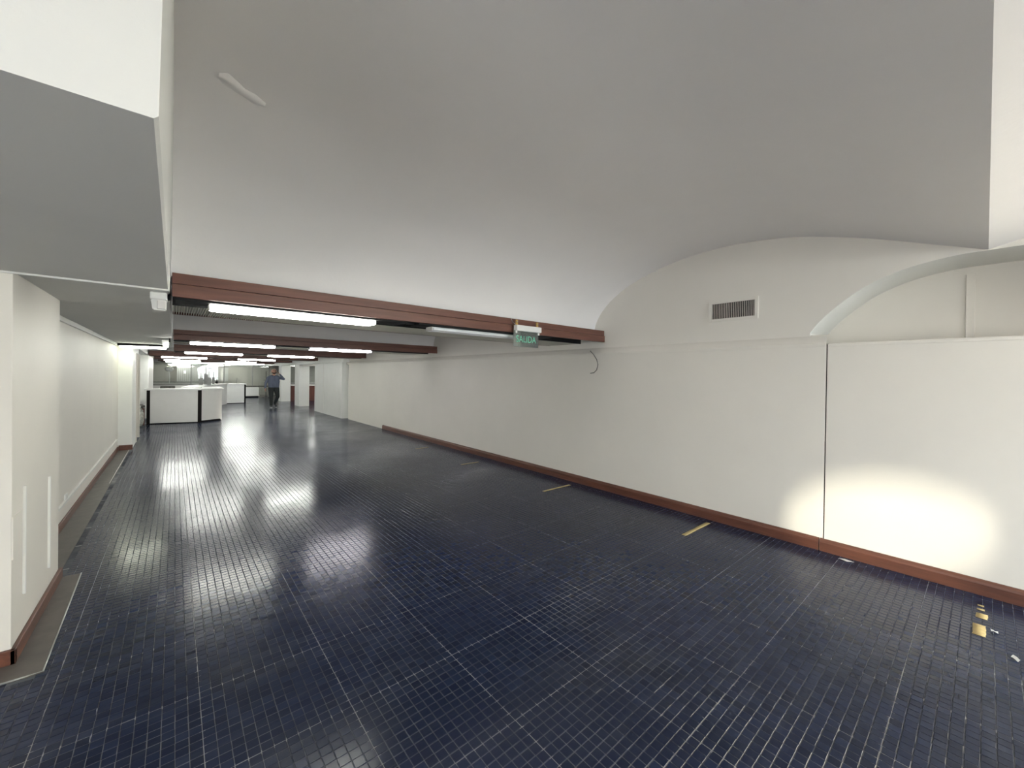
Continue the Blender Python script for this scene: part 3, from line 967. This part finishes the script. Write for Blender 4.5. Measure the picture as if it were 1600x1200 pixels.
box('base', (-0.05, -0.05, 0), (0.05, 0.05, 0.11), 'black', e, 0.005)
tube('pole', [(0, 0, 0.1), (0.02, 0, 0.46)], 0.011, 'black', e, 8)
e = empty('tap', (2.55, 25.9, 1.04), label='thin upright tap on the bright white counter', cat='tap')
tube('stem', [(0, 0, 0), (0, 0, 0.30)], 0.014, 'greypanel', e, 8)
tube('spout', [(0, 0, 0.22), (0.0, -0.05, 0.26), (0.06, -0.10, 0.20)], 0.010, 'greypanel', e, 8)
box('handle', (-0.05, -0.012, 0.13), (0.05, 0.012, 0.15), 'greypanel', e)

# stacked crate and folded things behind the counter
e = empty('office_chair', (-0.20, 20.6, 0), label='dark low office chair behind the reception counter', cat='chair')
box('seat', (-0.24, -0.22, 0.44), (0.24, 0.24, 0.51), 'dirt', e, 0.02)
box('backrest', (-0.22, -0.26, 0.62), (0.22, -0.20, 1.08), 'dirt', e, 0.02)
tube('column', [(0, 0, 0.08), (0, 0, 0.44)], 0.03, 'black', e)
tube('back_support', [(0, -0.18, 0.46), (0, -0.25, 0.50), (0, -0.24, 0.66)], 0.02, 'black', e)
for k in range(5):
    a = 2 * math.pi * k / 5
    tube('leg', [(0, 0, 0.09), (0.28 * math.cos(a), 0.28 * math.sin(a), 0.05), (0.28 * math.cos(a), 0.28 * math.sin(a), 0.0)], [0.025, 0.018, 0.018], 'black', e)

# rubbish bag and rag left of the counter
def crumpled(name, loc, r, sc, mat, seed, **k):
    bm = bmesh.new()
    bmesh.ops.create_icosphere(bm, subdivisions=3, radius=1)
    rr = random.Random(seed)
    dirs = [Vector((rr.gauss(0, 1), rr.gauss(0, 1), rr.gauss(0, 1))).normalized() for _ in range(14)]
    for v in bm.verts:
        n = v.co.normalized()
        s = 1 + 0.10 * max(n.dot(d) for d in dirs) - 0.16 * abs(math.sin(5 * n.x + 7 * n.y + seed) * math.sin(6 * n.z + 4 * n.x))
        v.co = Vector((n.x * sc[0], n.y * sc[1], n.z * sc[2])) * s * r
        v.co.z = max(v.co.z, -sc[2] * r * 0.85)
    return tag(link(name, bm_mesh(bm), mat, None, loc), **k)
b = crumpled('rubbish_bag', (-0.79, 16.12, 0.255), 1.0, (0.10, 0.16, 0.30), 'bag', 3, label='crumpled pale plastic rubbish bag on the floor left of the counter', cat='bag')
tube('tied_neck', [(0, 0, 0.24), (0.01, 0, 0.31), (0.0, 0.01, 0.36)], [0.05, 0.022, 0.04], 'bag', b)
crumpled('rag', (-0.79, 16.44, 0.57), 1.0, (0.11, 0.14, 0.06), 'dirt', 9, label='dark rag heaped on top beside the rubbish bag', cat='rag')
e = empty('low_stool', (-0.79, 16.44, 0), label='low stool under the dark rag left of the counter', cat='stool')
box('seat', (-0.10, -0.12, 0.48), (0.10, 0.12, 0.515), 'darkwood', e, 0.006)
for sx in (-0.085, 0.085):
    for sy in (-0.10, 0.10):
        box('leg', (sx - 0.012, sy - 0.012, 0), (sx + 0.012, sy + 0.012, 0.48), 'darkwood', e)


# ------------------------------------------------------------------ deep end: glass partition and furniture before the far wall
YP = 31.6
part = empty('glass_partition', (0, YP, 0), label='wide glass partition with dark rail across the deep end', cat='partition')
box('low_panel', (-1.2, 0.02, 0.0), (1.35, 0.06, 0.78), 'laminate_grey', part)
box('rail', (-1.2, 0.0, 0.80), (1.35, 0.08, 0.87), 'greypanel', part)
box('head', (-1.2, 0.0, 2.16), (4.95, 0.08, 2.25), 'greypanel', part)
for x in (-1.2, 0.75, 2.40, 3.95, 4.92):
    box('mullion', (x, 0.0, 0.0), (x + 0.05, 0.06, 2.2), 'greypanel', part)
for x0, x1, z0 in ((-1.15, 0.75, 0.87), (0.80, 2.40, 0.87), (2.45, 3.95, 0.1), (4.0, 4.92, 0.1)):
    box('pane', (x0, 0.025, z0), (x1, 0.033, 2.16), 'partition_glass', part)
box('rail', (2.45, 0.0, 0.70), (4.92, 0.05, 0.745), 'black', part)
box('transom', (1.35, 0.0, 0.80), (2.40, 0.06, 0.86), 'greypanel', part)
box('low_panel', (1.35, 0.02, 0.0), (2.40, 0.05, 0.80), 'laminate', part)

e = empty('blinds', (0, 33.6, 0), label='pale vertical blinds on the far wall behind the glass', cat='blinds')
box('headrail', (0.1, -0.03, 2.17), (2.0, 0.03, 2.25), 'white', e)
sl = None
for k in range(19):
    if sl is None:
        sl = box('slat', (-0.045, -0.004, 0.9), (0.045, 0.004, 2.17), 'blind', e); o = sl
    else:
        o = sl.copy(); COL.objects.link(o); o.parent = e
    o.location = (0.15 + k * 0.10, 0, 0); o.rotation_euler = (0, 0, math.radians(20))
e = empty('sideboard', (0, 0, 0), label='grey low sideboard behind the glass at the far left', cat='cabinet')
box('body', (-1.1, 32.6, 0.05), (1.2, 33.1, 0.95), 'laminate_grey', e); box('top', (-1.15, 32.55, 0.95), (1.25, 33.15, 1.0), 'greypanel', e)
box('plinth', (-1.05, 32.65, 0), (1.15, 33.05, 0.05), 'black', e)
for k in range(4):
    d = box('door', (-1.08 + 0.57 * k, 32.585, 0.08), (-0.54 + 0.57 * k, 32.6, 0.92), 'laminate_grey', e, 0.003)
    box('handle', (-0.62 + 0.57 * k, 32.57, 0.45), (-0.60 + 0.57 * k, 32.585, 0.60), 'steel', d)
e = empty('white_cabinet', (0, 0, 0), label='white low cabinet with dark rail above it, right of the white counter', cat='cabinet')
box('body', (3.30, 30.9, 0.16), (4.25, 31.35, 0.66), 'white', e, 0.004)
box('door', (3.33, 30.885, 0.20), (3.76, 30.90, 0.63), 'white', e, 0.003); box('door', (3.79, 30.885, 0.20), (4.22, 30.90, 0.63), 'white', e, 0.003)
box('plinth', (3.32, 30.95, 0.0), (4.23, 31.3, 0.16), 'black', e)
box('lower_shelf', (3.28, 30.80, 0.10), (4.27, 30.93, 0.16), 'laminate_grey', e)
e = empty('wall_board', (2.30, 34.05, 1.0), label='pale upright board on the far wall above the white counter', cat='board')
box('panel', (-0.35, 0, 0), (0.55, 0.08, 0.98), 'laminate', e, 0.004)
box('frame', (-0.38, 0.01, 0.98), (0.58, 0.10, 1.02), 'greypanel', e)
# box fixed to the column / switch panel
e = empty('wall_box', (1.55, 33.5, 1.02), label='small grey box in front of the far blinds', cat='box')
box('body', (-0.10, -0.06, 0.0), (0.10, 0.02, 0.34), 'greypanel', e, 0.005); box('lid', (-0.105, -0.07, 0.25), (0.105, 0.02, 0.345), 'greypanel', e, 0.004)
e = empty('coat_stand', (4.55, 30.2, 0), label='thin dark upright stand before the glass, left of the walking man', cat='stand')
tube('pole', [(0, 0, 0.02), (0, 0, 1.75)], 0.014, 'black', e)
tube('crossbar', [(-0.14, 0, 1.15), (0.14, 0, 1.15)], 0.010, 'black', e)
for a in (0.3, 2.4, 4.5):
    tube('foot', [(0, 0, 0.10), (0.22 * math.cos(a), 0.22 * math.sin(a), 0.01)], 0.012, 'black', e)
# white desk lamp-like fixture hanging behind the glass
e = empty('floor_lamp', (-0.28, 32.2, 0), label='white lamp with round head and slim neck behind the glass', cat='lamp')
tube('neck', [(0.03, 0, 0.0), (0.03, 0, 1.2), (0.0, 0, 1.62)], 0.028, 'white', e)
bm = bmesh.new(); bmesh.ops.create_uvsphere(bm, u_segments=20, v_segments=12, radius=0.19, matrix=Matrix.Translation((0.02, 0, 1.78)) @ Matrix.Diagonal((1.1, 1, 0.85, 1)))
link('lamp_shade', bm_mesh(bm, smooth=True), 'white', e)
tube('base', [(0.03, 0, 0.0), (0.03, 0, 0.03)], 0.16, 'white', e, 20)

# brown panelled counter seen between the pillars
e = empty('panelled_counter', (0, 0, 0), label='dark brown panelled counter behind the pillars', cat='counter')
box('body', (5.16, 26.0, 0.0), (9.4, 26.5, 0.90), 'darkwood', e)
for k in range(9):
    box('panel', (5.17 + k * 0.47, 25.985, 0.06), (5.60 + k * 0.47, 26.0, 0.86), 'darkwood', e, 0.004)
box('worktop', (5.16, 25.93, 0.90), (9.4, 26.55, 0.96), 'laminate', e)
box('ledge', (5.16, 26.1, 1.0), (9.4, 26.2, 1.09), 'greypanel', e)
box('glass_screen', (5.16, 26.14, 1.09), (9.4, 26.15, 2.2), 'partition_glass', e)


# ------------------------------------------------------------------ the walking man
def person():
    caps = []      # (p0, p1, r0, r1, tag, flatten y)
    def cap(p0, p1, r0, r1, t): caps.append((Vector(p0), Vector(p1), r0, r1, t))
    S, T, K, O, W = 'sweater', 'trousers', 'skin', 'shoe', 'sole'
    # torso
    for x in (-0.085, 0.0, 0.085):
        cap((x, 0.0, 0.98), (x * 1.15, 0.0, 1.22), 0.125, 0.135, S)
        cap((x * 1.15, 0.0, 1.22), (x * 1.25, 0.01, 1.40), 0.135, 0.105, S)
        cap((x, 0.0, 0.96), (x * 0.95, 0.0, 0.86), 0.122, 0.105, T)
    cap((0, -0.03, 1.08), (0, -0.025, 1.16), 0.150, 0.145, S)
    for s_ in (-1, 1):
        cap((0, 0.01, 1.455), (s_ * 0.19, 0.01, 1.395), 0.072, 0.072, S)
    cap((0, 0.015, 1.44), (0, 0.0, 1.56), 0.066, 0.058, K)
    # head
    cap((0, 0.005, 1.70), (0, -0.012, 1.62), 0.094, 0.072, K)
    cap((0, 0.03, 1.70), (0, 0.01, 1.705), 0.095, 0.095, K)
    cap((0, -0.03, 1.60), (0, -0.035, 1.585), 0.055, 0.045, K)
    cap((0, -0.092, 1.68), (0, -0.112, 1.648), 0.010, 0.016, K)
    for s in (-1, 1):
        cap((s * 0.094, 0.015, 1.69), (s * 0.092, 0.015, 1.635), 0.016, 0.011, K)
    # right arm hanging (image left)
    cap((-0.205, 0.01, 1.385), (-0.30, 0.03, 1.15), 0.068, 0.052, S)
    cap((-0.30, 0.03, 1.15), (-0.335, -0.06, 0.91), 0.052, 0.036, S)
    # left arm raised to the ear
    cap((0.205, 0.01, 1.385), (0.375, -0.06, 1.33), 0.068, 0.055, S)
    cap((0.375, -0.06, 1.33), (0.215, -0.10, 1.545), 0.053, 0.036, S)
    # legs
    cap((-0.10, 0.0, 0.90), (-0.11, -0.07, 0.50), 0.118, 0.078, T)
    cap((-0.11, -0.07, 0.50), (-0.105, -0.05, 0.12), 0.076, 0.056, T)
    cap((0.10, 0.0, 0.90), (0.145, -0.06, 0.52), 0.118, 0.078, T)
    cap((0.145, -0.06, 0.52), (0.095, 0.16, 0.20), 0.076, 0.056, T)
    # shoes
    cap((-0.105, -0.03, 0.06), (-0.125, -0.20, 0.045), 0.046, 0.038, O)
    cap((-0.105, -0.02, 0.022), (-0.125, -0.21, 0.020), 0.040, 0.034, W)
    cap((0.095, 0.18, 0.135), (0.115, 0.045, 0.050), 0.046, 0.038, O)
    cap((0.10, 0.205, 0.095), (0.118, 0.04, 0.020), 0.036, 0.030, W)
    # hands: palm and five fingers
    def hand(wrist, d, side, n, lens, curl):
        wrist = Vector(wrist); d = Vector(d).normalized(); side = Vector(side).normalized(); n = Vector(n).normalized()
        palm = wrist + d * 0.085
        for k in (-0.026, 0.0, 0.026):
            cap(wrist + side * k * 0.6, palm + side * k, 0.020, 0.017, K)
        for k, L in zip((-0.034, -0.012, 0.011, 0.033), lens):
            b = palm + side * k
            m = b + (d * math.cos(curl) + n * math.sin(curl)) * L * 0.5
            t = m + (d * math.cos(2.2 * curl) + n * math.sin(2.2 * curl)) * L * 0.5
            cap(b, m, 0.0105, 0.0095, K); cap(m, t, 0.0095, 0.008, K)
        tb = wrist + d * 0.03 + side * -0.03
        tm = tb + (side * -0.6 + d * 0.7 + n * 0.3).normalized() * 0.045
        cap(tb, tm, 0.0125, 0.011, K); cap(tm, tm + (d + n * 0.5).normalized() * 0.035, 0.011, 0.009, K)
    hand((-0.337, -0.065, 0.905), (-0.10, -0.20, -1.0), (0.1, -1, 0.15), (1, 0.1, 0), (0.062, 0.075, 0.080, 0.070), 0.35)
    hand((0.212, -0.102, 1.552), (-0.62, 0.20, 0.80), (0.2, 1, -0.1), (-0.8, 0.0, -0.6), (0.060, 0.072, 0.078, 0.068), 0.35)
    bm = bmesh.new()
    for p0, p1, r0, r1, t in caps:
        L = (p1 - p0).length
        ns = max(2, int(L / (0.45 * min(r0, r1))) + 1)
        pts = [p0.lerp(p1, i / (ns - 1)) for i in range(ns)]
        rs = [r0 + (r1 - r0) * i / (ns - 1) for i in range(ns)]
        tube_bm(pts, rs, 12, bm)
        for p, r in ((p0, r0), (p1, r1)):
            bmesh.ops.create_icosphere(bm, subdivisions=2, radius=r, matrix=Matrix.Translation(p))
    tmp = link('tmp_person', bm_mesh(bm))
    md = tmp.modifiers.new('remesh', 'REMESH'); md.mode = 'VOXEL'; md.voxel_size = 0.0075; md.use_smooth_shade = True
    sm = tmp.modifiers.new('smooth', 'SMOOTH'); sm.iterations = 3; sm.factor = 0.4
    bpy.context.view_layer.update()
    me = bpy.data.meshes.new_from_object(tmp.evaluated_get(bpy.context.evaluated_depsgraph_get()))
    bpy.data.objects.remove(tmp)
    names = [S, T, K, O, W]
    me.materials.clear()
    for nme in names:
        me.materials.append(M[nme])
    n = len(me.polygons)
    cen = np.zeros(n * 3); me.polygons.foreach_get('center', cen); cen = cen.reshape(-1, 3)
    best = np.full(n, 1e9); idx = np.zeros(n, np.int32)
    for p0, p1, r0, r1, t in caps:
        a = np.array(p0); d = np.array(p1) - a
        s = np.clip(((cen - a) @ d) / max(d @ d, 1e-9), 0, 1)
        dd = np.linalg.norm(cen - (a + s[:, None] * d), axis=1) - (r0 + (r1 - r0) * s)
        k = dd < best
        best[k] = dd[k]; idx[k] = names.index(t)
    me.polygons.foreach_set('material_index', idx)
    me.polygons.foreach_set('use_smooth', np.ones(n, bool))
    e = empty('person', (3.565, 21.6, 0.0), label='walking man in a blue-grey sweater and dark trousers holding a phone to his ear', cat='person')
    e.rotation_euler = (0, 0, math.radians(3))
    e.scale = (1.07, 1.07, 1.015)
    link('body', me, None, e)
    # face: eyes, brows, mouth, beard, hair stubble
    for s in (-1, 1):
        bm = bmesh.new(); bmesh.ops.create_uvsphere(bm, u_segments=10, v_segments=8, radius=0.011, matrix=Matrix.Translation((s * 0.034, -0.080, 1.690)))
        link('eye', bm_mesh(bm, smooth=True), 'black', e)
        tube('eyebrow', [(s * 0.018, -0.093, 1.708), (s * 0.036, -0.089, 1.713), (s * 0.054, -0.078, 1.706)], [0.004, 0.005, 0.003], 'hair', e, 6)
    bm = bmesh.new()
    for x, y, z, r in ((0, -0.070, 1.585, 0.040), (-0.035, -0.058, 1.60, 0.034), (0.035, -0.058, 1.60, 0.034), (-0.062, -0.025, 1.63, 0.026), (0.062, -0.025, 1.63, 0.026), (0, -0.082, 1.622, 0.020)):
        bmesh.ops.create_icosphere(bm, subdivisions=2, radius=r, matrix=Matrix.Translation((x, y, z)))
    link('beard', bm_mesh(bm, smooth=True), 'hair', e)
    tube('mouth', [(-0.022, -0.099, 1.612), (0, -0.104, 1.610), (0.022, -0.099, 1.612)], 0.005, 'skin', e, 6)
    bm = box_bm((-0.004, -0.034, -0.07), (0.004, 0.034, 0.07), 0.004)
    ph = link('mobile_phone', bm_mesh(bm), 'black', None, (3.565 + 0.132, 21.6 - 0.030, 1.675))
    ph.rotation_euler = (0.35, 0.25, 0)
    tag(ph, 'black mobile phone held to the ear by the walking man', 'phone')
person()
